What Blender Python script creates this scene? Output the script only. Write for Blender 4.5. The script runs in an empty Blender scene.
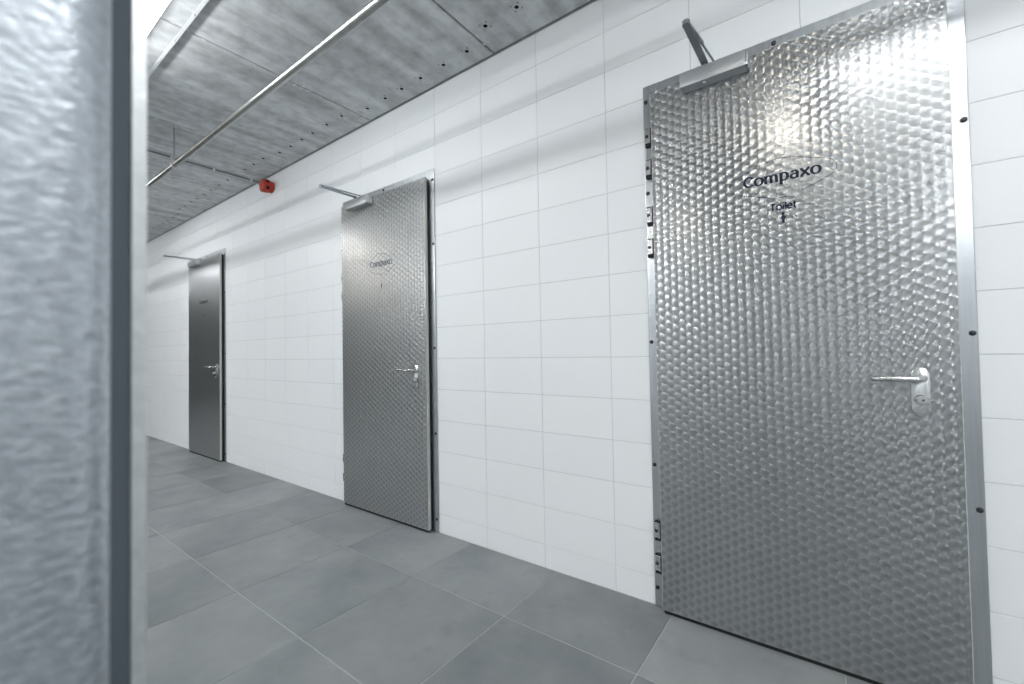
import bpy, bmesh, math, random
from mathutils import Vector, Matrix

random.seed(7)
SC = bpy.context.scene
COL = SC.collection
PI = math.pi

# ------------------------------------------------------------------ camera
YAW, PITCH, ROLL = math.radians(36.55), math.radians(1.30), math.radians(-1.0)
FPX = 434.0
CAM_POS = Vector((0.0, -1.977, 1.156))
_r = Vector((math.cos(YAW), math.sin(YAW), 0)); _f = Vector((-math.sin(YAW), math.cos(YAW), 0)); _u = Vector((0, 0, 1))
_f, _u = _f * math.cos(PITCH) + _u * math.sin(PITCH), _u * math.cos(PITCH) - _f * math.sin(PITCH)
_r, _u = _r * math.cos(ROLL) + _u * math.sin(ROLL), _u * math.cos(ROLL) - _r * math.sin(ROLL)
cam_data = bpy.data.cameras.new('camera')
cam_data.sensor_width = 36.0
cam_data.sensor_fit = 'HORIZONTAL'
cam_data.lens = 36.0 * FPX / 1024.0
cam_data.clip_start = 0.02
cam_data.dof.use_dof = True
cam_data.dof.focus_distance = 2.8
cam_data.dof.aperture_fstop = 2.6
cam = bpy.data.objects.new('camera', cam_data)
COL.objects.link(cam)
M = Matrix((_r, _u, -_f)).transposed().to_4x4()
M.translation = CAM_POS
cam.matrix_world = M
SC.camera = cam

def in_view(p, margin=0.0):
    d = Vector(p) - CAM_POS
    z = d.dot(_f)
    if z < 0.05:
        return False
    x = 512 + d.dot(_r) / z * FPX; y = 342 - d.dot(_u) / z * FPX
    return -margin < x < 1024 + margin and -margin < y < 684 + margin

# ------------------------------------------------------------------ world, exposure
world = bpy.data.worlds.new('world')
SC.world = world
world.use_nodes = True
world.node_tree.nodes['Background'].inputs[0].default_value = (0.75, 0.82, 0.9, 1)
world.node_tree.nodes['Background'].inputs[1].default_value = 0.3
SC.view_settings.view_transform = 'Standard'
SC.view_settings.look = 'None'
SC.view_settings.gamma = 1.0
SC.view_settings.use_curve_mapping = False
SC.view_settings.exposure = 0.0
SC.cycles.use_denoising = True
SC.cycles.sample_clamp_indirect = 6.0
SC.cycles.max_bounces = 8
SC.cycles.diffuse_bounces = 5
SC.cycles.glossy_bounces = 4
LAMP_POWER = 35.5          # emission of the linear lamps' diffusers
FILL_POWER = 53.0          # unseen lamps added over the hall as fill light
WARM_POWER = 95.0          # small warm ceiling spots of the hall
LAMP_COLOR = (0.965, 0.985, 1.0, 1)

# ------------------------------------------------------------------ dimensions
CEIL = 2.902
X0, X1 = -14.0, 3.0          # room along the tiled wall
Y0 = -6.2                    # opposite wall
DOOR_X = [-0.157, -2.597, -5.930]
FR = 0.523                   # half width of the door frame
FTOP = 2.37

# ------------------------------------------------------------------ node helpers
class NT:
    def __init__(s, name):
        s.mat = bpy.data.materials.new(name); s.mat.use_nodes = True
        s.t = s.mat.node_tree; s.b = s.t.nodes['Principled BSDF']; s.out = s.t.nodes['Material Output']
    def n(s, kind, **kw):
        nd = s.t.nodes.new(kind)
        for k, v in kw.items():
            setattr(nd, k, v)
        return nd
    def l(s, a, b):
        s.t.links.new(a, b)
    def m(s, op, a, b=None, c=None):
        nd = s.t.nodes.new('ShaderNodeMath'); nd.operation = op
        for i, v in enumerate((a, b, c)):
            if v is None: continue
            if isinstance(v, (int, float)): nd.inputs[i].default_value = v
            else: s.l(v, nd.inputs[i])
        return nd.outputs[0]
    def mixf(s, f, a, b):
        # a + f*(b-a)
        return s.m('ADD', a, s.m('MULTIPLY', f, s.m('SUBTRACT', b, a)))
    def set(s, **kw):
        for k, v in kw.items():
            s.b.inputs[k.replace('_', ' ')].default_value = v
        return s

def simple(name, color, rough=0.5, metal=0.0, spec=0.5):
    t = NT(name)
    t.set(Base_Color=(*color, 1), Roughness=rough, Metallic=metal)
    t.b.inputs['Specular IOR Level'].default_value = spec
    return t.mat

def noise_color(t, scale, c0, c1, lo=0.3, hi=0.7, detail=4, stretch=(1, 1, 1), rough=0.55, seed=None):
    tc = t.n('ShaderNodeTexCoord'); mp = t.n('ShaderNodeMapping')
    mp.inputs['Scale'].default_value = stretch
    t.l(tc.outputs['Object'], mp.inputs['Vector'])
    nz = t.n('ShaderNodeTexNoise'); nz.inputs['Scale'].default_value = scale
    nz.inputs['Detail'].default_value = detail; nz.inputs['Roughness'].default_value = rough
    t.l(mp.outputs[0], nz.inputs['Vector'])
    rp = t.n('ShaderNodeValToRGB')
    rp.color_ramp.elements[0].position = lo; rp.color_ramp.elements[0].color = (*c0, 1)
    rp.color_ramp.elements[1].position = hi; rp.color_ramp.elements[1].color = (*c1, 1)
    t.l(nz.outputs['Fac'], rp.inputs[0])
    return nz, rp, mp

# ------------------------------------------------------------------ materials
def mat_tile():
    t = NT('white_glazed_tile')
    oi = t.n('ShaderNodeObjectInfo')
    rp = t.n('ShaderNodeValToRGB')
    rp.color_ramp.elements[0].color = (0.812, 0.83, 0.845, 1); rp.color_ramp.elements[1].color = (0.83, 0.847, 0.858, 1)
    t.l(oi.outputs['Random'], rp.inputs[0]); t.l(rp.outputs[0], t.b.inputs['Base Color'])
    t.set(Roughness=0.42); t.b.inputs['Specular IOR Level'].default_value = 0.35
    return t.mat

def mat_floor():
    t = NT('grey_stone_floor_tile')
    nz, rp, mp = noise_color(t, 1.6, (0.145, 0.162, 0.172), (0.285, 0.298, 0.298), 0.28, 0.72, 6, rough=0.6)
    oi = t.n('ShaderNodeObjectInfo')
    off = t.n('ShaderNodeCombineXYZ')
    t.l(t.m('MULTIPLY', oi.outputs['Random'], 37.0), off.inputs[0]); t.l(t.m('MULTIPLY', oi.outputs['Random'], 91.0), off.inputs[1])
    t.l(off.outputs[0], mp.inputs['Location'])
    hsv = t.n('ShaderNodeHueSaturation')
    t.l(t.m('MULTIPLY_ADD', oi.outputs['Random'], 0.20, 0.90), hsv.inputs['Value'])
    t.l(rp.outputs[0], hsv.inputs['Color'])
    # small dark smudges
    n2 = t.n('ShaderNodeTexNoise'); n2.inputs['Scale'].default_value = 9; n2.inputs['Detail'].default_value = 8
    t.l(mp.outputs[0], n2.inputs['Vector'])
    r2 = t.n('ShaderNodeValToRGB')
    r2.color_ramp.elements[0].position = 0.27; r2.color_ramp.elements[0].color = (0.86, 0.86, 0.86, 1)
    r2.color_ramp.elements[1].position = 0.42; r2.color_ramp.elements[1].color = (1, 1, 1, 1)
    t.l(n2.outputs['Fac'], r2.inputs[0])
    mx = t.n('ShaderNodeMix', data_type='RGBA', blend_type='MULTIPLY'); mx.inputs[0].default_value = 1
    t.l(hsv.outputs[0], mx.inputs[6]); t.l(r2.outputs[0], mx.inputs[7])
    t.l(mx.outputs[2], t.b.inputs['Base Color'])
    t.l(t.m('MULTIPLY_ADD', n2.outputs['Fac'], 0.2, 0.36), t.b.inputs['Roughness'])
    t.b.inputs['Specular IOR Level'].default_value = 0.45
    bp = t.n('ShaderNodeBump'); bp.inputs['Strength'].default_value = 0.06; bp.inputs['Distance'].default_value = 0.01
    t.l(n2.outputs['Fac'], bp.inputs['Height']); t.l(bp.outputs[0], t.b.inputs['Normal'])
    return t.mat

def mat_concrete():
    t = NT('precast_concrete')
    # streaks run along the panels (y)
    nz, rp, mp = noise_color(t, 1.0, (0.42, 0.435, 0.44), (0.74, 0.76, 0.765), 0.30, 0.70, 5, (7.0, 0.7, 1), 0.55)
    n2 = t.n('ShaderNodeTexNoise'); n2.inputs['Scale'].default_value = 14; n2.inputs['Detail'].default_value = 8
    tc = t.n('ShaderNodeTexCoord'); t.l(tc.outputs['Object'], n2.inputs['Vector'])
    r2 = t.n('ShaderNodeValToRGB')
    r2.color_ramp.elements[0].position = 0.30; r2.color_ramp.elements[0].color = (0.78, 0.78, 0.79, 1)
    r2.color_ramp.elements[1].position = 0.60; r2.color_ramp.elements[1].color = (1.05, 1.05, 1.05, 1)
    t.l(n2.outputs['Fac'], r2.inputs[0])
    mx = t.n('ShaderNodeMix', data_type='RGBA', blend_type='MULTIPLY'); mx.inputs[0].default_value = 1
    t.l(rp.outputs[0], mx.inputs[6]); t.l(r2.outputs[0], mx.inputs[7])
    t.l(mx.outputs[2], t.b.inputs['Base Color'])
    t.set(Roughness=0.75); t.b.inputs['Specular IOR Level'].default_value = 0.25
    bp = t.n('ShaderNodeBump'); bp.inputs['Strength'].default_value = 0.25; bp.inputs['Distance'].default_value = 0.01
    t.l(n2.outputs['Fac'], bp.inputs['Height']); t.l(bp.outputs[0], t.b.inputs['Normal'])
    return t.mat

SWIRL_HOLLOW = 0.10
def mat_swirl():
    """Engine-turned stainless steel: overlapping discs of circular scratches on a staggered lattice."""
    t = NT('engine_turned_steel')
    A, B, R = 0.0288, 0.0370, 0.0236
    tc = t.n('ShaderNodeTexCoord'); sp = t.n('ShaderNodeSeparateXYZ'); t.l(tc.outputs['Object'], sp.inputs[0])
    # hand-laid wobble of the lattice
    x = t.m('ADD', sp.outputs[0], 10.0); z = t.m('ADD', sp.outputs[2], 10.0)
    c0 = t.m('FLOOR', t.m('DIVIDE', x, A))
    res = None
    for k in (-1, 0, 1):                       # later column lies on top
        c = t.m('ADD', c0, float(k))
        dx = t.m('SUBTRACT', x, t.m('MULTIPLY', c, A))
        h2 = t.m('SUBTRACT', R * R, t.m('MULTIPLY', dx, dx))
        h = t.m('SQRT', t.m('MAXIMUM', h2, 0.0))
        off = t.m('MULTIPLY', t.m('MODULO', c, 2.0), B * 0.5)
        j = t.m('FLOOR', t.m('DIVIDE', t.m('SUBTRACT', t.m('ADD', z, h), off), B))
        zc = t.m('ADD', t.m('MULTIPLY', j, B), off)
        dz = t.m('SUBTRACT', z, zc)
        r2 = t.m('ADD', t.m('MULTIPLY', dx, dx), t.m('MULTIPLY', dz, dz))
        ok = t.m('LESS_THAN', r2, R * R)
        if res is None:
            res = (dx, dz)
        else:
            res = (t.mixf(ok, res[0], dx), t.mixf(ok, res[1], dz))
    dx, dz = res
    cb = t.n('ShaderNodeCombineXYZ'); t.l(dx, cb.inputs[0]); t.l(dz, cb.inputs[2])
    nm = t.n('ShaderNodeVectorMath', operation='NORMALIZE'); t.l(cb.outputs[0], nm.inputs[0])
    vt = t.n('ShaderNodeVectorTransform', vector_type='VECTOR', convert_from='OBJECT', convert_to='WORLD')
    t.l(nm.outputs[0], vt.inputs[0])
    t.l(vt.outputs[0], t.b.inputs['Tangent'])
    # each disc is ground slightly hollow: the normal leans with the offset from the disc's centre
    lean = t.n('ShaderNodeVectorMath', operation='SCALE'); t.l(cb.outputs[0], lean.inputs[0]); lean.inputs['Scale'].default_value = SWIRL_HOLLOW / R
    l2 = t.n('ShaderNodeVectorTransform', vector_type='VECTOR', convert_from='OBJECT', convert_to='WORLD'); t.l(lean.outputs[0], l2.inputs[0])
    ge = t.n('ShaderNodeNewGeometry')
    ad = t.n('ShaderNodeVectorMath', operation='ADD'); t.l(ge.outputs['Normal'], ad.inputs[0]); t.l(l2.outputs[0], ad.inputs[1])
    n2 = t.n('ShaderNodeVectorMath', operation='NORMALIZE'); t.l(ad.outputs[0], n2.inputs[0]); t.l(n2.outputs[0], t.b.inputs['Normal'])
    # the rim of each grinding mark is paler
    rr = t.m('DIVIDE', t.m('SQRT', t.m('ADD', t.m('MULTIPLY', dx, dx), t.m('MULTIPLY', dz, dz))), R)
    rp = t.n('ShaderNodeValToRGB')
    rp.color_ramp.elements[0].position = 0.15; rp.color_ramp.elements[0].color = (0.355, 0.367, 0.377, 1)
    rp.color_ramp.elements[1].position = 0.95; rp.color_ramp.elements[1].color = (0.54, 0.55, 0.555, 1)
    t.l(rr, rp.inputs[0]); t.l(rp.outputs[0], t.b.inputs['Base Color'])
    t.set(Metallic=1.0, Roughness=0.275, Anisotropic=0.95)
    return t.mat

def mat_brushed(name, color, rough=0.3, aniso=0.6, vert=True):
    t = NT(name)
    nz, rp, mp = noise_color(t, 60, tuple(c * 0.92 for c in color), tuple(min(1, c * 1.06) for c in color), 0.3, 0.7, 3, (1, 1, 0.03) if vert else (0.03, 1, 1))
    t.l(rp.outputs[0], t.b.inputs['Base Color'])
    t.set(Metallic=1.0, Roughness=rough, Anisotropic=aniso)
    cb = t.n('ShaderNodeCombineXYZ'); cb.inputs[0].default_value = 1 if vert else 0; cb.inputs[2].default_value = 0 if vert else 1
    t.l(cb.outputs[0], t.b.inputs['Tangent'])
    return t.mat

def mat_galv(name, c0, c1, rough, scale, bump=0.0, stretch=(1, 1, 1), rot=(0, 0, 0)):
    t = NT(name)
    nz, rp, mp = noise_color(t, scale, c0, c1, 0.32, 0.68, 3, stretch, 0.5)
    t.l(rp.outputs[0], t.b.inputs['Base Color'])
    t.set(Metallic=1.0, Roughness=rough)
    mp.inputs['Rotation'].default_value = rot
    if bump:
        bp = t.n('ShaderNodeBump'); bp.inputs['Strength'].default_value = bump; bp.inputs['Distance'].default_value = 0.004
        t.l(nz.outputs['Fac'], bp.inputs['Height']); t.l(bp.outputs[0], t.b.inputs['Normal'])
    return t.mat

def mat_emit(name, color, power):
    t = NT(name)
    t.set(Base_Color=(0.9, 0.9, 0.9, 1), Roughness=0.4, Emission_Color=color, Emission_Strength=power)
    return t.mat

MT = {
    'tile': mat_tile(), 'floor': mat_floor(), 'concrete': mat_concrete(), 'swirl': mat_swirl(),
    'wallgrout': simple('pale_grey_grout', (0.50, 0.52, 0.53), 0.9, 0, 0.2),
    'floorgrout': simple('light_cement_grout', (0.42, 0.43, 0.42), 0.9, 0, 0.2),
    'plaster': simple('off_white_plaster', (0.60, 0.62, 0.63), 0.8, 0, 0.3),
    'slate': simple('dark_slate_paint', (0.07, 0.075, 0.085), 0.7, 0, 0.3),
    'void': simple('dark_gap', (0.03, 0.03, 0.032), 0.9, 0, 0.1),
    'frame': mat_brushed('brushed_steel_frame', (0.60, 0.625, 0.65), 0.29, 0.6),
    'edge': mat_brushed('bright_steel_edge', (0.70, 0.71, 0.70), 0.33, 0.3),
    'edging': simple('pale_grey_edging', (0.52, 0.53, 0.50), 0.45, 0, 0.5),
    'steel': simple('satin_stainless', (0.66, 0.67, 0.67), 0.24, 1),
    'alu': simple('grey_silver_paint', (0.52, 0.54, 0.56), 0.35, 0.55),
    'aludark': simple('dark_grey_metal_arm', (0.30, 0.33, 0.36), 0.35, 0.7),
    'rubber': simple('black_rubber', (0.012, 0.013, 0.015), 0.6, 0, 0.3),
    'cap': simple('black_plastic_cap', (0.012, 0.016, 0.022), 0.35, 0, 0.5),
    'ink': simple('navy_print', (0.008, 0.013, 0.035), 0.5, 0, 0.3),
    'greyink': simple('grey_print', (0.25, 0.26, 0.28), 0.5, 0, 0.3),
    'pipe': mat_galv('zinc_plated_pipe', (0.40, 0.41, 0.40), (0.50, 0.51, 0.50), 0.30, 12),
    'rail': simple('pale_zinc_paint', (0.74, 0.76, 0.77), 0.45, 0.15),
    'post': mat_galv('hammered_galvanised_sheet', (0.44, 0.48, 0.525), (0.61, 0.65, 0.695), 0.40, 150, 0.38, (1, 0.6, 1.15), (math.radians(-22), 0, 0)),
    'lip': mat_galv('folded_galvanised_lip', (0.70, 0.72, 0.73), (0.80, 0.82, 0.83), 0.45, 70, 0.2),
    'strip': simple('slate_grey_strip', (0.075, 0.095, 0.115), 0.5, 0, 0.4),
    'red': simple('red_plastic', (0.42, 0.035, 0.016), 0.4, 0, 0.5),
    'darkred': simple('dark_red_slot', (0.05, 0.004, 0.003), 0.6, 0, 0.3),
    'grey_plastic': simple('grey_conduit_plastic', (0.22, 0.23, 0.235), 0.5, 0, 0.4),
    'white_plastic': simple('white_plastic', (0.8, 0.8, 0.79), 0.5, 0, 0.4),
    'sealant': simple('white_sealant', (0.75, 0.76, 0.76), 0.8, 0, 0.2),
    'lamp': mat_emit('lamp_diffuser', LAMP_COLOR, LAMP_POWER),
    'fill_lamp': mat_emit('fill_lamp_diffuser', LAMP_COLOR, FILL_POWER),
    'warm_lamp': mat_emit('warm_lamp_glass', (1.0, 0.91, 0.78, 1), WARM_POWER),
}

# ------------------------------------------------------------------ mesh helpers
def mesh_obj(name, me, parent=None, loc=(0, 0, 0), smooth=False):
    o = bpy.data.objects.new(name, me); COL.objects.link(o)
    o.location = loc
    if parent is not None: o.parent = parent
    return o

def to_mesh(bm, name, mats, smooth=False):
    bmesh.ops.recalc_face_normals(bm, faces=bm.faces[:])
    me = bpy.data.meshes.new(name)
    if smooth:
        for f in bm.faces: f.smooth = True
    bm.to_mesh(me); bm.free()
    for m in (mats if isinstance(mats, (list, tuple)) else [mats]):
        me.materials.append(MT[m])
    if smooth:
        me.set_sharp_from_angle(angle=math.radians(38))
    return me

def add_box(bm, a, b, bevel=0.0, seg=1, mi=0):
    x0, y0, z0 = (min(a[i], b[i]) for i in range(3)); x1, y1, z1 = (max(a[i], b[i]) for i in range(3))
    vs = [bm.verts.new(p) for p in ((x0,y0,z0),(x1,y0,z0),(x1,y1,z0),(x0,y1,z0),(x0,y0,z1),(x1,y0,z1),(x1,y1,z1),(x0,y1,z1))]
    fs = [bm.faces.new([vs[i] for i in q]) for q in ((3,2,1,0),(4,5,6,7),(0,1,5,4),(1,2,6,5),(2,3,7,6),(3,0,4,7))]
    for f in fs: f.material_index = mi
    if bevel:
        es = list({e for f in fs for e in f.edges})
        bmesh.ops.bevel(bm, geom=es, offset=bevel, segments=seg, profile=0.5, affect='EDGES')
    return fs

def box_mesh(name, a, b, mat, bevel=0.0, seg=1):
    bm = bmesh.new(); add_box(bm, a, b, bevel, seg)
    return to_mesh(bm, name, mat, smooth=bool(bevel and seg > 1))

def add_tube(bm, pts, r, n=12, caps=True, mi=0):
    pts = [Vector(p) for p in pts]
    rings = []
    up = None
    for i, p in enumerate(pts):
        if i == 0: d = pts[1] - p
        elif i == len(pts) - 1: d = p - pts[i - 1]
        else: d = (pts[i + 1] - p).normalized() + (p - pts[i - 1]).normalized()
        d.normalize()
        if up is None:
            up = Vector((0, 0, 1)) if abs(d.z) < 0.9 else Vector((1, 0, 0))
        s = d.cross(up).normalized(); up2 = s.cross(d).normalized(); up = up2
        rad = r[i] if isinstance(r, (list, tuple)) else r
        rings.append([bm.verts.new(p + (s * math.cos(2 * PI * k / n) + up2 * math.sin(2 * PI * k / n)) * rad) for k in range(n)])
    for a, b in zip(rings, rings[1:]):
        for k in range(n):
            f = bm.faces.new((a[k], a[(k + 1) % n], b[(k + 1) % n], b[k])); f.material_index = mi
    if caps:
        bm.faces.new(rings[0][::-1]).material_index = mi; bm.faces.new(rings[-1]).material_index = mi

def tube_mesh(name, pts, r, mat, n=12):
    bm = bmesh.new(); add_tube(bm, pts, r, n)
    return to_mesh(bm, name, mat, True)

def add_lathe(bm, prof, axis='-y', n=20, mi=0):
    """prof: list of (radius, height along axis)."""
    rings = []
    for rad, h in prof:
        ring = []
        for k in range(n):
            c, s = math.cos(2 * PI * k / n) * rad, math.sin(2 * PI * k / n) * rad
            ring.append(bm.verts.new((c, -h, s) if axis == '-y' else ((c, s, -h) if axis == '-z' else (c, s, h))))
        rings.append(ring)
    for a, b in zip(rings, rings[1:]):
        for k in range(n):
            bm.faces.new((a[k], a[(k + 1) % n], b[(k + 1) % n], b[k])).material_index = mi
    bm.faces.new(rings[0]).material_index = mi; bm.faces.new(rings[-1]).material_index = mi

def lathe_mesh(name, prof, mat, axis='-y', n=20):
    bm = bmesh.new(); add_lathe(bm, prof, axis, n)
    return to_mesh(bm, name, mat, True)

def add_prism(bm, poly, axis, h0, h1, mi=0):
    """extrude a 2-D polygon: axis 'z' (x,y), 'x' (y,z), 'y' (x,z)."""
    def P(p, h):
        return {'z': (p[0], p[1], h), 'x': (h, p[0], p[1]), 'y': (p[0], h, p[1])}[axis]
    a = [bm.verts.new(P(p, h0)) for p in poly]; b = [bm.verts.new(P(p, h1)) for p in poly]
    n = len(poly)
    for k in range(n):
        bm.faces.new((a[k], a[(k + 1) % n], b[(k + 1) % n], b[k])).material_index = mi
    bm.faces.new(a[::-1]).material_index = mi; bm.faces.new(b).material_index = mi

def tag(o, label=None, cat=None, kind=None, group=None):
    if label: o['label'] = label
    if cat: o['category'] = cat
    if kind: o['kind'] = kind
    if group: o['group'] = group
    return o

def empty(name, loc=(0, 0, 0)):
    o = bpy.data.objects.new(name, None); COL.objects.link(o); o.location = loc
    o.empty_display_size = 0.1
    return o

# ================================================================== STRUCTURE
# ---- tiled wall
wall = mesh_obj('wall_right', box_mesh('wall_right', (X0, 0.0015, 0), (X1, 0.16, CEIL + 0.02), 'wallgrout'))
tag(wall, 'white wall of glazed tiles carrying the three steel doors', 'wall', 'structure')

TW, TH, TX, TZ, GAP = 0.4, 0.2, -1.67, 0.1226, 0.0022
def tile_mesh(w, h, mat, t=0.006, ch=0.0009):
    """thin slab in the x-z plane facing -y, chamfered at the face."""
    bm = bmesh.new()
    hw, hh = w / 2, h / 2
    r0 = [bm.verts.new(p) for p in ((-hw, t, -hh), (hw, t, -hh), (hw, t, hh), (-hw, t, hh))]
    r1 = [bm.verts.new(p) for p in ((-hw, ch, -hh), (hw, ch, -hh), (hw, ch, hh), (-hw, ch, hh))]
    hw -= ch; hh -= ch
    r2 = [bm.verts.new(p) for p in ((-hw, 0, -hh), (hw, 0, -hh), (hw, 0, hh), (-hw, 0, hh))]
    for a, b in ((r0, r1), (r1, r2)):
        for k in range(4):
            bm.faces.new((a[k], a[(k + 1) % 4], b[(k + 1) % 4], b[k]))
    bm.faces.new(r2)
    return to_mesh(bm, 'tile', mat)

rects = []
zs = [0.0] + [TZ + TH * k for k in range(14)] + [CEIL - 0.001]
k0 = math.floor((X0 - TX) / TW)
xs = [TX + TW * k for k in range(k0 + 1, 200) if TX + TW * k < X1]
xs = [X0] + xs + [X1]
for xa, xb in zip(xs, xs[1:]):
    for za, zb in zip(zs, zs[1:]):
        a, b, c, d = xa, xb, za, zb
        drop = False
        for cx in DOOR_X:
            l, r, tp = cx - FR + 0.03, cx + FR - 0.03, FTOP - 0.03
            if b <= l or a >= r or c >= tp: continue
            if a >= l and b <= r and d <= tp: drop = True
            elif d <= tp:
                if a < l: b = l
                else: a = r
            elif a >= l and b <= r: c = tp
        if drop or b - a < 0.02 or d - c < 0.012: continue
        rects.append((a, b, c, d))
rects.sort(key=lambda q: (not in_view(((q[0] + q[1]) / 2, 0, (q[2] + q[3]) / 2), 30), (Vector(((q[0] + q[1]) / 2, 0, (q[2] + q[3]) / 2)) - CAM_POS).length))
cache = {}
rest = bmesh.new()
for i, (a, b, c, d) in enumerate(rects):
    w, h = round(b - a - GAP, 4), round(d - c - GAP, 4)
    ctr = ((a + b) / 2, -0.0005, (c + d) / 2)
    if (w, h) not in cache: cache[(w, h)] = tile_mesh(w, h, 'tile')
    if i < 300:
        o = mesh_obj('tile', cache[(w, h)], wall, ctr)
    else:
        tmp = cache[(w, h)].copy(); tmp.transform(Matrix.Translation(ctr)); rest.from_mesh(tmp); bpy.data.meshes.remove(tmp)
o = mesh_obj('tile_field', to_mesh(rest, 'tile_field', 'tile'), wall); o['kind'] = 'stuff'

# ---- floor
floor = mesh_obj('floor', box_mesh('floor', (X0, Y0, -0.15), (X1, 0.12, -0.0022), 'floorgrout'))
tag(floor, 'grey stone tiled floor with pale joints along the wall', 'floor', 'structure')
FX, FY, FT, FG = -0.597, -0.461, 0.598, 0.0045
def floor_tile(w, h, ch=0.0012):
    bm = bmesh.new()
    hw, hh = w / 2, h / 2
    r0 = [bm.verts.new(p) for p in ((-hw, -hh, -0.012), (hw, -hh, -0.012), (hw, hh, -0.012), (-hw, hh, -0.012))]
    r1 = [bm.verts.new(p) for p in ((-hw, -hh, -ch), (hw, -hh, -ch), (hw, hh, -ch), (-hw, hh, -ch))]
    hw -= ch; hh -= ch
    r2 = [bm.verts.new(p) for p in ((-hw, -hh, 0), (hw, -hh, 0), (hw, hh, 0), (-hw, hh, 0))]
    for a, b in ((r0, r1), (r1, r2)):
        for k in range(4): bm.faces.new((a[k], a[(k + 1) % 4], b[(k + 1) % 4], b[k]))
    bm.faces.new(r2)
    return to_mesh(bm, 'floor_tile', 'floor')
fxs = [X0] + sorted(FX + FT * k for k in range(-40, 40) if X0 + 0.02 < FX + FT * k < X1 - 0.02) + [X1]
fys = [Y0] + sorted(FY - 0.596 * k for k in range(0, 20) if FY - 0.596 * k > Y0 + 0.02) + [-0.002]
fl = []
for xa, xb in zip(fxs, fxs[1:]):
    for ya, yb in zip(fys, fys[1:]):
        cx, cy = (xa + xb) / 2, (ya + yb) / 2
        vis = any(in_view((x, y, 0), 20) for x in (xa, cx, xb) for y in (ya, cy, yb))
        fl.append((not vis, (Vector((cx, cy, 0)) - CAM_POS).length, xa, xb, ya, yb))
fl.sort()
cache = {}; rest = bmesh.new()
for i, (nv, _, xa, xb, ya, yb) in enumerate(fl):
    w, h = round(xb - xa - FG, 4), round(yb - ya - FG, 4)
    if (w, h) not in cache: cache[(w, h)] = floor_tile(w, h)
    ctr = ((xa + xb) / 2, (ya + yb) / 2, 0)
    if not nv and i < 300: mesh_obj('floor_tile', cache[(w, h)], floor, ctr)
    else:
        tmp = cache[(w, h)].copy(); tmp.transform(Matrix.Translation(ctr)); rest.from_mesh(tmp); bpy.data.meshes.remove(tmp)
o = mesh_obj('floor_tile_field', to_mesh(rest, 'floor_tile_field', 'floor'), floor); o['kind'] = 'stuff'

# ---- ceiling of precast concrete planks with weep holes
ceiling = mesh_obj('ceiling', box_mesh('ceiling', (X0, Y0, CEIL + 0.12), (X1, 0.16, CEIL + 0.22), 'void'))
tag(ceiling, 'ceiling of streaky precast concrete planks with small round holes', 'ceiling', 'structure')
JX, JW = -1.55, 1.183
HOLES = {
    0: ([-1.451, -1.244, -1.05, -0.86, -0.66, -0.47], -0.21),
    1: ([-2.614, -2.414, -2.242, -2.059, -1.854, -1.662], -0.125),
    2: ([-3.78, -3.592, -3.412, -3.243, -3.041, -2.845], -0.183),
}
def concrete_panel(xa, xb, holes, yh):
    bm = bmesh.new()
    z, ya, yb, rH, q = CEIL, Y0, -0.014, 0.0115, 0.024
    def quad(x0, x1, y0, y1, zz=z):
        bm.faces.new([bm.verts.new(p) for p in ((x0, y0, zz), (x0, y1, zz), (x1, y1, zz), (x1, y0, zz))])
    ch = 0.003
    x0, x1 = xa + 0.0055 + ch, xb - 0.0055 - ch
    y1 = yb - ch
    if holes:
        quad(x0, x1, ya, yh - q); quad(x0, x1, yh + q, y1)
        cur = x0
        for hx in sorted(holes):
            quad(cur, hx - q, yh - q, yh + q); cur = hx + q
            N = 12
            outer = []
            for k in range(N):
                a = 2 * PI * k / N
                c, s = math.cos(a), math.sin(a); m = max(abs(c), abs(s))
                outer.append(bm.verts.new((hx + c / m * q, yh + s / m * q, z)))
            inner = [bm.verts.new((hx + math.cos(2 * PI * k / N) * rH, yh + math.sin(2 * PI * k / N) * rH, z)) for k in range(N)]
            topv = [bm.verts.new((v.co.x, v.co.y, z + 0.06)) for v in inner]
            for k in range(N):
                k2 = (k + 1) % N
                bm.faces.new((outer[k], outer[k2], inner[k2], inner[k]))
                bm.faces.new((inner[k], inner[k2], topv[k2], topv[k])).material_index = 1
            bm.faces.new(topv).material_index = 1
        quad(cur, x1, yh - q, yh + q)
    else:
        quad(x0, x1, ya, y1)
    # chamfers, sides
    def strip(p):
        bm.faces.new([bm.verts.new(v) for v in p])
    zt = CEIL + 0.118
    strip(((x0, ya, z), (x0 - ch, ya, z + ch), (x0 - ch, yb, z + ch), (x0, y1, z)))
    strip(((x1, y1, z), (x1 + ch, yb, z + ch), (x1 + ch, ya, z + ch), (x1, ya, z)))
    strip(((x0, y1, z), (x0 - ch, yb, z + ch), (x1 + ch, yb, z + ch), (x1, y1, z)))
    strip(((x0 - ch, ya, z + ch), (x0 - ch, ya, zt), (x0 - ch, yb, zt), (x0 - ch, yb, z + ch)))
    strip(((x1 + ch, yb, z + ch), (x1 + ch, yb, zt), (x1 + ch, ya, zt), (x1 + ch, ya, z + ch)))
    strip(((x0 - ch, yb, z + ch), (x0 - ch, yb, zt), (x1 + ch, yb, zt), (x1 + ch, yb, z + ch)))
    bmesh.ops.remove_doubles(bm, verts=bm.verts[:], dist=1e-5)
    me = bpy.data.meshes.new('concrete_panel')
    bm.to_mesh(me); bm.free()
    me.materials.append(MT['concrete']); me.materials.append(MT['void'])
    return me
fleck = bmesh.new()
k = -3
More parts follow.
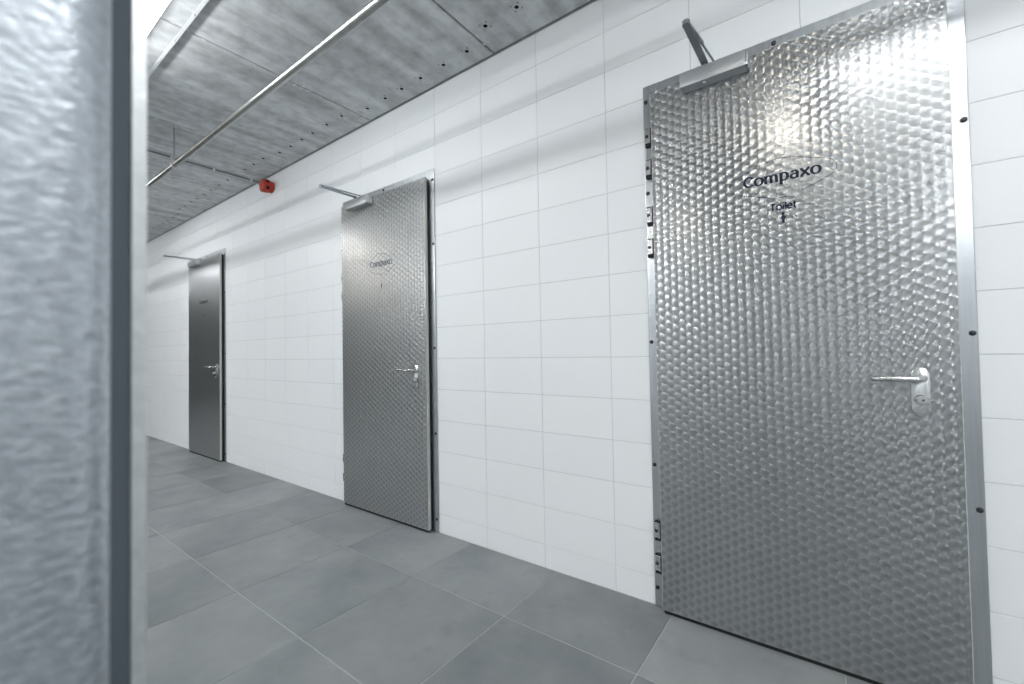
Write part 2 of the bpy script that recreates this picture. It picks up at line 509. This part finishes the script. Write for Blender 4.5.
while True:
    xb, xa = JX - JW * k, JX - JW * (k + 1)
    k += 1
    if xa > X1: continue
    if xb < X0: break
    xa, xb = max(xa, X0), min(xb, X1)
    idx = k - 1
    hs, yh = HOLES.get(idx, (None, None))
    # HOLES index 0 is the plank right of the first joint
    hid = None
    for hi, (hh, yy) in HOLES.items():
        if xa < hh[2] < xb: hid = hi
    if hid is not None: hs, yh = HOLES[hid]
    else:
        hs = [xa + 0.14 + 0.19 * q + random.uniform(-.015, .015) for q in range(6) if xa + 0.2 + 0.19 * q < xb]
        yh = -0.15 - random.random() * 0.09
    mesh_obj('concrete_panel', concrete_panel(xa, xb, hs, yh), ceiling)
    # sealant crumbs along the joint at xa
    for q in range(26):
        y = random.uniform(-1.5, -0.03); sx = xa + random.choice((-1, 1)) * random.uniform(0.004, 0.02)
        a, b = random.uniform(0.003, 0.008), random.uniform(0.003, 0.011)
        add_box(fleck, (sx - a, y - b, CEIL - 0.0025), (sx + a, y + b, CEIL + 0.001), 0.0012)
o = mesh_obj('sealant_crumbs', to_mesh(fleck, 'sealant_crumbs', 'sealant'), ceiling); o['kind'] = 'stuff'

# ---- the rest of the hall shell (behind the camera)
w = mesh_obj('wall_left', box_mesh('wall_left', (X0, Y0 - 0.15, 0), (X1, Y0, CEIL + 0.2), 'plaster'))
tag(w, 'plain off-white wall on the far side of the hall', 'wall', 'structure')
w = mesh_obj('wall_end', box_mesh('wall_end', (X0 - 0.15, Y0 - 0.15, 0), (X0, 0.16, CEIL + 0.2), 'slate'))
tag(w, 'dark slate wall closing the far end of the passage', 'wall', 'structure')
w = mesh_obj('wall_near', box_mesh('wall_near', (X1, Y0 - 0.15, 0), (X1 + 0.15, 0.16, CEIL + 0.2), 'plaster'))
tag(w, 'plain off-white wall beyond the near toilet door', 'wall', 'structure')

# ================================================================== LETTERING (flat print)
def arc(cx, cy, rx, ry, a0, a1, n=18):
    return [(cx + rx * math.cos(math.radians(a0 + (a1 - a0) * k / n)), cy + ry * math.sin(math.radians(a0 + (a1 - a0) * k / n))) for k in range(n + 1)]
# glyphs: (advance, strokes); x-height 1.0, capitals 1.4
GL = {
    'C': (1.30, [arc(0.72, 0.68, 0.58, 0.66, 50, 318), [(1.09, 1.02), (1.10, 1.26)]]),
    'o': (1.16, [arc(0.55, 0.5, 0.44, 0.5, 0, 360, 24)]),
    'm': (1.72, [[(0.18, 0), (0.18, 1.0)], [(0.05, 0.97), (0.18, 1.0)], arc(0.49, 0.62, 0.30, 0.36, 165, 0) + [(0.80, 0)], arc(1.10, 0.62, 0.30, 0.36, 165, 0) + [(1.41, 0)],
                 [(0.02, 0.02), (0.36, 0.02)], [(0.66, 0.02), (0.96, 0.02)], [(1.27, 0.02), (1.60, 0.02)]]),
    'p': (1.18, [[(0.18, -0.42), (0.18, 1.0)], [(0.05, 0.97), (0.18, 1.0)], arc(0.52, 0.5, 0.40, 0.5, 150, -150, 22), [(0.02, -0.42), (0.38, -0.42)]]),
    'a': (1.06, [arc(0.46, 0.64, 0.32, 0.36, 155, 0) + [(0.78, 0.05), (0.92, 0.02)], arc(0.44, 0.29, 0.34, 0.29, 75, 340, 18), [(0.50, 0.57), (0.78, 0.62)]]),
    'x': (1.10, [[(0.10, 1.0), (0.95, 0.0)], [(0.92, 1.0), (0.10, 0.0)], [(0.0, 1.0), (0.30, 1.0)], [(0.74, 1.0), (1.04, 1.0)], [(0.0, 0.02), (0.28, 0.02)], [(0.76, 0.02), (1.08, 0.02)]]),
    'T': (1.12, [[(0.52, 0), (0.52, 1.35)], [(0.02, 1.35), (1.02, 1.35)]]),
    'i': (0.42, [[(0.2, 0), (0.2, 1.0)], [(0.2, 1.25), (0.2, 1.42)]]),
    'l': (0.42, [[(0.2, 0), (0.2, 1.42)]]),
    'e': (1.06, [[(0.12, 0.52), (0.88, 0.52)] + arc(0.5, 0.5, 0.40, 0.5, 3, 310, 20)]),
    't': (0.62, [[(0.28, 1.32), (0.28, 0.15), (0.40, 0.02), (0.55, 0.02)], [(0.02, 0.98), (0.55, 0.98)]]),
    's': (0.86, [arc(0.40, 0.74, 0.28, 0.26, 40, 250, 12) + arc(0.40, 0.25, 0.30, 0.26, 80, -140, 12)]),
    'n': (1.06, [[(0.15, 0), (0.15, 1.0)], arc(0.48, 0.60, 0.33, 0.40, 170, 0) + [(0.81, 0)]]),
    'c': (0.98, [arc(0.5, 0.5, 0.40, 0.5, 45, 315, 18)]),
    '1': (0.70, [[(0.12, 1.05), (0.38, 1.35), (0.38, 0)]]),
    '9': (0.95, [arc(0.42, 0.92, 0.33, 0.42, 0, 360, 18), arc(0.0, 0.92, 0.75, 0.92, 0, -75, 10)]),
    ' ': (0.7, []),
}
def add_stroke(bm, pts, x0, z0, s, thick, thin, y, th):
    """one pen stroke as a thin flat ribbon; vertical runs are thicker than horizontal ones."""
    P = [Vector((x0 + p[0] * s, z0 + p[1] * s)) for p in pts]
    closed = (P[0] - P[-1]).length < 1e-6
    if closed: P = P[:-1]
    n = len(P); L = []; Rr = []
    for i in range(n):
        if closed: d = P[(i + 1) % n] - P[i - 1]
        else: d = P[min(i + 1, n - 1)] - P[max(i - 1, 0)]
        d.normalize()
        w = (thin + (thick - thin) * abs(d.y) ** 1.4) * 0.5
        nn = Vector((-d.y, d.x)) * w
        L.append(P[i] + nn); Rr.append(P[i] - nn)
    top = [(bm.verts.new((a.x, y - th, a.y)), bm.verts.new((b.x, y - th, b.y)), bm.verts.new((a.x, y, a.y)), bm.verts.new((b.x, y, b.y))) for a, b in zip(L, Rr)]
    for i in range(n if closed else n - 1):
        a, b = top[i], top[(i + 1) % n]
        bm.faces.new((a[0], b[0], b[1], a[1]))
        bm.faces.new((a[0], a[2], b[2], b[0])); bm.faces.new((a[1], b[1], b[3], a[3]))
def text_mesh(name, txt, x0, x1, z0, xh, thick, thin, mat, y, th=0.0004):
    bm = bmesh.new()
    adv = sum(GL[c][0] for c in txt)
    sx = (x1 - x0) / adv
    cur = x0
    for c in txt:
        for st in GL[c][1]:
            add_stroke(bm, [(p[0] * sx / xh, p[1]) for p in st], cur, z0, xh, thick, thin, y, th)
        cur += GL[c][0] * sx
    return to_mesh(bm, name, mat)

# ================================================================== DOORS
SLAB_F, SLAB_B = -0.048, -0.026     # front / back of the door leaf
SWL, SWR = 0.477, 0.476            # leaf to the left / right of the axis
SZ0, SZ1 = 0.016, 2.312

def build_frame():
    bm = bmesh.new()
    yb, yf = -0.0012, -0.0080
    for s in (-1, 1):
        add_box(bm, (s * 0.455, yb, 0.001), (s * FR, yf, FTOP), 0.0025, 2)
    add_box(bm, (-0.455, yb, 2.290), (0.455, yf, FTOP), 0.0012)
    return to_mesh(bm, 'door_frame', 'frame')
def build_leaf():
    bm = bmesh.new()
    fs = add_box(bm, (-SWL, SLAB_F, SZ0), (SWR, SLAB_B, SZ1), 0.0022, 2)
    bm.normal_update()
    for f in bm.faces:
        f.material_index = 0 if f.normal.y < -0.95 else 1
    return to_mesh(bm, 'door_leaf', ['swirl', 'edging'])
ME = {
    'frame': build_frame(), 'leaf': build_leaf(),
    'gasket': box_mesh('gasket', (-0.466, -0.0260, 0.004), (0.462, -0.0080, 2.300), 'rubber'),
    'sweep': box_mesh('bottom_seal', (-0.470, -0.044, 0.0015), (0.466, -0.028, 0.0160), 'rubber'),
    'cap': lathe_mesh('bolt_cap', [(0.0090, -0.001), (0.0090, 0.0015), (0.0078, 0.0038), (0.0045, 0.0052), (0.0008, 0.0056)], 'cap', n=16),
}
# lock plate, lever, cylinder
def stadium(w, h, n=10):
    r = w / 2; c = h / 2 - r
    return [(r * math.cos(PI * k / n), c + r * math.sin(PI * k / n)) for k in range(n + 1)] + [(-r * math.cos(PI * k / n), -c - r * math.sin(PI * k / n)) for k in range(n + 1)]
bm = bmesh.new(); add_prism(bm, stadium(0.046, 0.158), 'y', 0.0, -0.009)
es = [e for e in bm.edges if all(abs(v.co.y + 0.009) < 1e-6 for v in e.verts)]
bmesh.ops.bevel(bm, geom=es, offset=0.0018, segments=2, profile=0.5, affect='EDGES')
ME['plate'] = to_mesh(bm, 'lock_plate', 'steel', True)
lever_pts = [(0, -0.004, 0), (0, -0.030, 0), (-0.002, -0.044, 0), (-0.008, -0.052, 0), (-0.018, -0.056, 0), (-0.105, -0.056, 0), (-0.116, -0.053, 0), (-0.123, -0.046, 0), (-0.126, -0.036, 0), (-0.126, -0.012, 0)]
ME['lever'] = tube_mesh('lever_handle', lever_pts, 0.0093, 'steel', 14)
ME['rose'] = lathe_mesh('lever_collar', [(0.0135, 0), (0.0135, 0.004), (0.012, 0.006), (0.010, 0.0062)], 'steel')
ME['cyl'] = lathe_mesh('lock_knob', [(0.0125, 0), (0.0125, 0.010), (0.0165, 0.012), (0.0165, 0.026), (0.0150, 0.029), (0.004, 0.0295)], 'steel')
ME['keyhole'] = lathe_mesh('keyhole', [(0.0032, 0), (0.0032, 0.0012), (0.001, 0.0014)], 'cap', n=10)
ME['tab'] = box_mesh('thumb_tab', (0.012, -0.027, -0.003), (0.027, -0.014, 0.003), 'steel', 0.0012)
# hinge
ME['hinge'] = box_mesh('hinge', (-0.511, -0.0165, -0.030), (-0.4795, -0.0082, 0.030), 'steel', 0.001)
ME['hblock'] = box_mesh('hinge_block', (-0.5115, -0.0270, -0.043), (-0.4785, -0.0082, 0.043), 'rubber', 0.0015)
ME['hplate'] = box_mesh('hinge_leaf', (-0.5115, -0.0315, -0.029), (-0.4870, -0.0272, 0.038), 'steel', 0.0012)
ME['hlip'] = box_mesh('hinge_lip', (-0.4900, -0.0360, -0.029), (-0.4868, -0.0316, 0.038), 'edge', 0.0008)
ME['hscrew'] = lathe_mesh('screw', [(0.0075, 0), (0.0075, 0.002), (0.006, 0.0035), (0.001, 0.004)], 'cap', n=14)
# closer
CXL, CXR = -0.333, -0.087
bm = bmesh.new(); add_box(bm, (CXL, -0.104, 2.249), (CXR, -0.0482, 2.310), 0.003, 2)
ME['closer'] = to_mesh(bm, 'door_closer', 'alu', True)
ME['closer_cap'] = box_mesh('closer_end_cap', (CXR, -0.100, 2.252), (CXR + 0.007, -0.0484, 2.307), 'edge', 0.003, 2)
ME['closer_screw'] = lathe_mesh('closer_screw', [(0.0065, 0), (0.0065, 0.002), (0.005, 0.005), (0.001, 0.006)], 'edge', '-z', n=14)
ME['pivot'] = lathe_mesh('pivot', [(0.012, 0), (0.012, 0.012), (0.009, 0.016), (0.004, 0.018)], 'aludark', 'z', n=16)
def bar(p, q, w, h, mat, name, rnd=True):
    p, q = Vector(p), Vector(q); d = (q - p); L = d.length; d.normalize()
    s = Vector((-d.y, d.x, 0)).normalized()
    bm = bmesh.new(); poly = []
    n = 8; r = w / 2
    for k in range(n + 1):
        a = -PI / 2 + PI * k / n
        poly.append(q + d * (r * math.cos(a)) + s * (r * math.sin(a)))
    for k in range(n + 1):
        a = PI / 2 + PI * k / n
        poly.append(p + d * (r * math.cos(a)) + s * (r * math.sin(a)))
    a = [bm.verts.new((v.x, v.y, v.z)) for v in poly]; b = [bm.verts.new((v.x, v.y, v.z + h)) for v in poly]
    m = len(poly)
    for k in range(m): bm.faces.new((a[k], a[(k + 1) % m], b[(k + 1) % m], b[k]))
    bm.faces.new(a[::-1]); bm.faces.new(b)
    return to_mesh(bm, name, mat)
PIV = (-0.238, -0.082, 2.326); ELB = (-0.240, -0.352, 2.326)
ME['arm'] = bar(PIV, ELB, 0.026, 0.007, 'aludark', 'main_arm')
ME['rodbar'] = bar((ELB[0], ELB[1], 2.336), (-0.222, -0.200, 2.336), 0.017, 0.006, 'alu', 'forearm')
ME['rod'] = tube_mesh('forearm_rod', [(-0.223, -0.21, 2.339), (-0.205, -0.020, 2.339)], 0.0042, 'aludark', 10)
ME['elbow'] = lathe_mesh('elbow_joint', [(0.0135, -0.002), (0.0135, 0.013), (0.010, 0.016), (0.003, 0.017)], 'aludark', 'z', n=16)
ME['shoe'] = box_mesh('arm_bracket', (-0.225, -0.026, 2.328), (-0.175, -0.0082, 2.352), 'alu', 0.002)
# print
YP = SLAB_F
OVAL = [(0.0723, 1.7366), (0.1189, 1.7534), (0.1641, 1.7738), (0.1795, 1.7865), (0.1833, 1.8023), (0.1755, 1.8213), (0.1589, 1.8333), (0.0899, 1.8575), (0.0245, 1.8749), (-0.0214, 1.8721),
        (-0.0936, 1.8505), (-0.1526, 1.8235), (-0.1624, 1.8069), (-0.16, 1.7873), (-0.1372, 1.7678), (-0.0602, 1.7417), (-0.0175, 1.7279), (0.0054, 1.7249), (0.0354, 1.7256)]
def smooth_curve(P, n=6):
    out = []
    for i in range(len(P) - 1):
        p0, p1, p2, p3 = P[max(i - 1, 0)], P[i], P[i + 1], P[min(i + 2, len(P) - 1)]
        for k in range(n):
            t = k / n
            out.append(tuple(0.5 * (2 * p1[c] + (p2[c] - p0[c]) * t + (2 * p0[c] - 5 * p1[c] + 4 * p2[c] - p3[c]) * t * t + (-p0[c] + 3 * p1[c] - 3 * p2[c] + p3[c]) * t ** 3) for c in (0, 1)))
    return out + [P[-1]]
bm = bmesh.new(); add_stroke(bm, smooth_curve(OVAL), 0, 0, 1.0, 0.0020, 0.0020, YP, 0.0004)
ME['oval'] = to_mesh(bm, 'logo_outline', 'ink')
ME['name'] = text_mesh('logo_name', 'Compaxo', -0.1150, 0.1395, 1.7885, 0.0285, 0.0102, 0.0050, 'ink', YP)
ME['since'] = text_mesh('logo_line', 'since 1919', -0.0290, 0.0450, 1.7535, 0.0046, 0.0011, 0.0011, 'greyink', YP)
ME['toilet'] = text_mesh('toilet_word', 'Toilet', -0.0260, 0.0590, 1.6785, 0.0185, 0.0060, 0.0054, 'ink', YP)
def pictogram(kind):
    bm = bmesh.new()
    def poly(ps): add_prism(bm, ps, 'y', YP, YP - 0.0004)
    poly(arc(0, 1.6620, 0.0050, 0.0055, 0, 342, 14))
    if kind == 0:
        poly([(-0.0030, 1.6560), (0.0030, 1.6560), (0.0092, 1.6490), (0.0060, 1.6420), (0.0042, 1.6400), (0.0042, 1.6275), (-0.0042, 1.6275), (-0.0042, 1.6400), (-0.0060, 1.6420), (-0.0092, 1.6490)])
    else:
        poly([(-0.0066, 1.6560), (0.0066, 1.6560), (0.0078, 1.6410), (0.0050, 1.6405), (0.0050, 1.6260), (-0.0050, 1.6260), (-0.0050, 1.6405), (-0.0078, 1.6410)])
    me = to_mesh(bm, 'pictogram', 'ink')
    me.transform(Matrix.Translation((0.0165, 0, 0)))
    return me
ME['picto0'] = pictogram(0); ME['picto1'] = pictogram(1)
BOLT_Z = (2.295, 1.872, 1.19, 0.635, 0.085)
HINGE_Z = (2.049, 1.688, 0.272)

DOOR_LABELS = ['large near patterned steel door lettered Compaxo Toilet beneath a closer with raised arm',
               'middle patterned steel door in the tiled wall, lettered Compaxo with a small man sign',
               'farthest and smallest looking patterned steel door, nearest the concrete ceiling corner']
def build_door(i):
    cx = DOOR_X[i]
    root = empty('door_%d' % (i + 1), (cx, 0, 0))
    tag(root, DOOR_LABELS[i], 'door', 'structure', 'engine-turned steel doors in the tiled wall')
    def part(name, me, parent=root, loc=(0, 0, 0)):
        return mesh_obj(name, me, parent, loc)
    fr = part('door_frame', ME['frame'])
    for s in (-1, 1):
        for z in BOLT_Z:
            part('bolt_cap', ME['cap'], fr, (s * 0.510, -0.0082, z))
    part('bolt_cap', ME['cap'], fr, (0.0, -0.0082, 2.347))
    part('gasket', ME['gasket'])
    leaf = part('door_leaf', ME['leaf'])
    part('bottom_seal', ME['sweep'], leaf)
    for nm, key in (('logo_outline', 'oval'), ('logo_name', 'name'), ('logo_line', 'since')):
        part(nm, ME[key], leaf)
    if i == 0: part('toilet_word', ME['toilet'], leaf)
    part('pictogram', ME['picto0' if i == 0 else 'picto1'], leaf)
    # lock set
    px, pz = 0.379, 1.003
    plate = part('lock_plate', ME['plate'], root, (px, SLAB_F, pz))
    tag(plate, 'rounded satin steel lock plate')
    part('lever_handle', ME['lever'], plate, (0.004, -0.006, 0.044))
    part('lever_collar', ME['rose'], plate, (0.004, -0.008, 0.044))
    part('lock_knob', ME['cyl'], plate, (0.002, -0.008, -0.024))
    part('keyhole', ME['keyhole'], plate, (0.002, -0.0375, -0.024))
    part('thumb_tab', ME['tab'], plate, (0.002, -0.008, -0.024))
    # hinges
    for z in HINGE_Z:
        h = part('hinge', ME['hinge'], root, (0, 0, z))
        for dz in (-0.0725, 0.0725):
            part('hinge_block', ME['hblock'], h, (0, 0, dz)); part('hinge_leaf', ME['hplate'], h, (0, 0, dz))
            part('hinge_lip', ME['hlip'], h, (0, 0, dz)); part('screw', ME['hscrew'], h, (-0.5015, -0.0315, dz + 0.003))
    # closer
    c = part('door_closer', ME['closer'])
    tag(c, 'grey overhead closer with scissor arm')
    part('closer_end_cap', ME['closer_cap'], c)
    part('closer_screw', ME['closer_screw'], c, (-0.240, -0.086, 2.2495))
    part('pivot', ME['pivot'], c, (PIV[0], PIV[1], 2.307))
    part('main_arm', ME['arm'], c); part('forearm', ME['rodbar'], c); part('forearm_rod', ME['rod'], c)
    part('elbow_joint', ME['elbow'], c, (ELB[0], ELB[1], 2.326))
    part('arm_bracket', ME['shoe'], c)
    return root
for i in range(3): build_door(i)

# ================================================================== FOREGROUND POST
# folded galvanised upright standing between camera and passage, its broad face towards +x
CY = CAM_POS.y
def prism_part(name, pts, mat, parent, smooth=False):
    bm = bmesh.new(); add_prism(bm, [(x + 0.485, y - 0.02) for x, y in pts], 'z', 0.0, CEIL - 0.002)
    return mesh_obj(name, to_mesh(bm, name, mat, smooth), parent)
post = empty('steel_post', (-0.485, CY + 0.02, 0))
tag(post, 'blurred galvanised sheet steel post close to the camera at the picture edge', 'post')
face = [(-0.520, -0.070), (-0.450, -0.070), (-0.450, 0.0550)]
for k in range(1, 11):                   # rounded bend
    a = math.radians(78 * k / 10)
    face.append((-0.450 - 0.030 * (1 - math.cos(a)), 0.0550 + 0.0350 * math.sin(a)))
face += [(-0.480, 0.0900), (-0.520, 0.0900)]
prism_part('post_body', face, 'post', post, True)
prism_part('dark_strip', [(-0.4800, 0.0903), (-0.4985, 0.1070), (-0.5195, 0.1070), (-0.5195, 0.0903)], 'strip', post)  # slanted side of the upright in an even dark slate grey
prism_part('folded_lip', [(-0.5005, 0.1073), (-0.4985, 0.1078), (-0.4985, 0.1180), (-0.5000, 0.1188), (-0.5205, 0.1188), (-0.5205, 0.1073)], 'lip', post)

# ================================================================== CEILING SERVICES
# ---- steel pipe on threaded hangers
PY, PZ, PR = -0.877, 2.607, 0.0195
pipe = empty('steel_pipe', (-4.0, PY, PZ))
tag(pipe, 'long zinc plated steel pipe hung below the concrete ceiling', 'pipe')
me = tube_mesh('pipe_run', [(X0 + 4.02, 0, 0), (X1 + 3.98, 0, 0)], PR, 'pipe', 20)
mesh_obj('pipe_run', me, pipe)
hm_rod = tube_mesh('hanger_rod', [(0, 0, PR - 0.002), (0, 0, CEIL - PZ - 0.0005)], 0.0065, 'aludark', 8)
bm = bmesh.new()
ring_o = [((PR + 0.0045) * math.cos(2 * PI * k / 20), (PR + 0.0045) * math.sin(2 * PI * k / 20)) for k in range(20)]
add_prism(bm, ring_o, 'x', -0.010, 0.010)
add_box(bm, (-0.010, -0.030, -0.004), (0.010, 0.030, 0.004), 0.001)
hm_clamp = to_mesh(bm, 'pipe_clamp', 'rail', True)
hm_nut = lathe_mesh('hanger_nut', [(0.010, 0), (0.010, 0.010), (0.006, 0.012)], 'edge', 'z', n=6)
hm_base = lathe_mesh('hanger_base', [(0.014, 0), (0.014, 0.006), (0.007, 0.009)], 'alu', '-z', n=12)
for hx in (-8.9, -7.65, -6.42, -5.19, -3.955, -1.02, 0.30, 1.6):
    r = mesh_obj('hanger_rod', hm_rod, pipe, (hx + 4.0, 0, 0))
    mesh_obj('pipe_clamp', hm_clamp, r); mesh_obj('hanger_nut', hm_nut, r, (0, 0, PR + 0.006)); mesh_obj('hanger_base', hm_base, r, (0, 0, CEIL - PZ - 0.0005))

# ---- narrow galvanised rail along the ceiling
RY = -1.178
rail = empty('ceiling_rail', (-4.0, RY, CEIL))
tag(rail, 'thin galvanised steel rail screwed along the concrete ceiling beside the lamp', 'rail')
bm = bmesh.new()
add_box(bm, (X0 + 4.02, -0.0015, -0.020), (X1 + 3.98, 0.0005, -0.0005))
add_box(bm, (X0 + 4.02, -0.017, -0.0215), (X1 + 3.98, 0.0005, -0.0198))
mesh_obj('rail_profile', to_mesh(bm, 'rail_profile', 'rail'), rail)
sm = lathe_mesh('rail_screw', [(0.0055, 0), (0.0055, 0.0025), (0.003, 0.005), (0.001, 0.0055)], 'edge', '-z', n=10)
x = -9.5
while x < 2:
    mesh_obj('rail_screw', sm, rail, (x + 4.0, -0.0085, -0.0215)); x += 0.29

# ---- linear lamps
def lamp_meshes(L, mat):
    prof = []
    w, zt, zb = 0.054, -0.060, -0.102
    pl = [(-w, zt), (-w, zb + 0.030)] + [(-w + 0.030 - 0.030 * math.cos(math.radians(a)), zb + 0.030 - 0.030 * math.sin(math.radians(a))) for a in (22, 45, 68, 90)]
    pl = pl + [(-y, z) for y, z in reversed(pl)]
    bm = bmesh.new(); add_prism(bm, pl, 'x', -L / 2 + 0.02, L / 2 - 0.02)
    dif = to_mesh(bm, 'diffuser', mat, True)
    hous = box_mesh('housing', (-L / 2, -0.058, -0.066), (L / 2, 0.060, -0.0008), 'white_plastic', 0.003)
    bm = bmesh.new(); add_prism(bm, [(y * 1.06, z * 1.02 if z < -0.03 else z) for y, z in pl], 'x', -0.010, 0.010)
    cap = to_mesh(bm, 'end_cap', 'white_plastic', True)
    return dif, hous, cap
LD = {m: lamp_meshes(1.5, m) for m in ('lamp', 'fill_lamp')}
def lamp(x, y, label, mat, group):
    e = empty('ceiling_lamp', (x, y, CEIL))
    tag(e, label, 'lamp', group=group)
    d, h, c = LD[mat]
    mesh_obj('housing', h, e); mesh_obj('diffuser', d, e)
    for s in (-1, 1): mesh_obj('end_cap', c, e, (s * 0.74, 0, 0))
LY = -1.366
lamp(0.78, LY, 'glowing linear lamp above the near door, out of view overhead', 'lamp', 'linear lamps along the passage')
lamp(-2.45, LY, 'glowing white linear lamp cut by the picture top beside the steel post', 'lamp', 'linear lamps along the passage')
lamp(-6.15, LY, 'glowing linear lamp in the passage between middle and farthest door', 'lamp', 'linear lamps along the passage')
lamp(-9.40, LY, 'glowing linear lamp in the passage beyond the farthest door', 'lamp', 'linear lamps along the passage')
lamp(-12.6, LY, 'glowing linear lamp by the wall at the end of the passage', 'lamp', 'linear lamps along the passage')
for x, y in ((1.9, -2.7), (1.9, -4.0), (1.9, -5.5), (-3.1, -4.0), (-5.0, -4.0), (-3.6, -5.5), (-5.4, -5.5), (-7.2, -5.5)):  # added lamps, never seen, that brighten the tiled wall and near side
    lamp(x, y, 'unseen linear lamp added over the open hall as fill light', 'fill_lamp', 'added fill lamps over the hall')
# ---- small warm round lamps over the hall (mirrored as warm spots in the doors)
wl_g = lathe_mesh('lamp_glass', [(0.075, 0.030), (0.066, 0.052), (0.03, 0.066)], 'warm_lamp', '-z', n=12)
wl_h = lathe_mesh('lamp_base', [(0.085, 0.0008), (0.085, 0.028), (0.078, 0.032)], 'white_plastic', '-z', n=20)
for x, y in ((-0.27, -2.14), (-1.63, -4.35), (-6.2, -2.25), (-7.6, -3.6), (-9.2, -4.2), (-10.5, -5.6)):
    e = empty('round_lamp', (x, y, CEIL))
    tag(e, 'small round warm lamp on the ceiling of the hall behind', 'lamp', group='round warm lamps over the hall')
    mesh_obj('lamp_base', wl_h, e); mesh_obj('lamp_glass', wl_g, e)

# ---- fire alarm sounder with its conduit
AX, AZ = -4.315, 2.782
al = empty('fire_alarm', (AX, -0.001, AZ))
tag(al, 'red plastic fire alarm sounder on the tiled wall under the ceiling', 'fire alarm')
mesh_obj('alarm_base', lathe_mesh('alarm_base', [(0.052, 0), (0.055, 0.004), (0.055, 0.028), (0.050, 0.032)], 'red', n=24), al)
bm = bmesh.new()
add_lathe(bm, [(0.048, 0.030), (0.060, 0.036), (0.062, 0.060), (0.060, 0.082), (0.050, 0.094), (0.030, 0.098), (0.012, 0.096)], n=24)
body = mesh_obj('sounder_body', to_mesh(bm, 'sounder_body', 'red', True), al)
slot = box_mesh('sound_slot', (-0.016, -0.080, 0.056), (0.016, -0.050, 0.0640), 'darkred', 0.002)
for a in (60, 150, 210, 330):
    s_ = mesh_obj('sound_slot', slot, body); s_.rotation_euler = (0, math.radians(a - 90), 0)
cd = empty('conduit', (-4.555, -0.3, CEIL))
tag(cd, 'thin grey cable conduit across the concrete ceiling to the red alarm', 'conduit')
me = tube_mesh('conduit_tube', [(0, -3.2, -0.014), (0, 0.255, -0.014), (0.006, 0.272, -0.018), (0.014, 0.280, -0.030), (0.020, 0.283, -0.060), (0.024, 0.283, -0.085), (0.036, 0.283, -0.105), (0.055, 0.283, -0.115), (0.175, 0.283, -0.118)], 0.0072, 'grey_plastic', 10)
mesh_obj('conduit_tube', me, cd)
bm = bmesh.new(); add_box(bm, (-0.011, -0.008, -0.0240), (0.011, 0.008, -0.0006), 0.002)
cm = to_mesh(bm, 'conduit_clip', 'white_plastic')
for y in (-0.09, -0.41, -0.73, -1.05, -1.37, -1.69, -2.0, -2.3, -2.6, -2.9):
    mesh_obj('conduit_clip', cm, cd, (0, y + 0.3, 0))
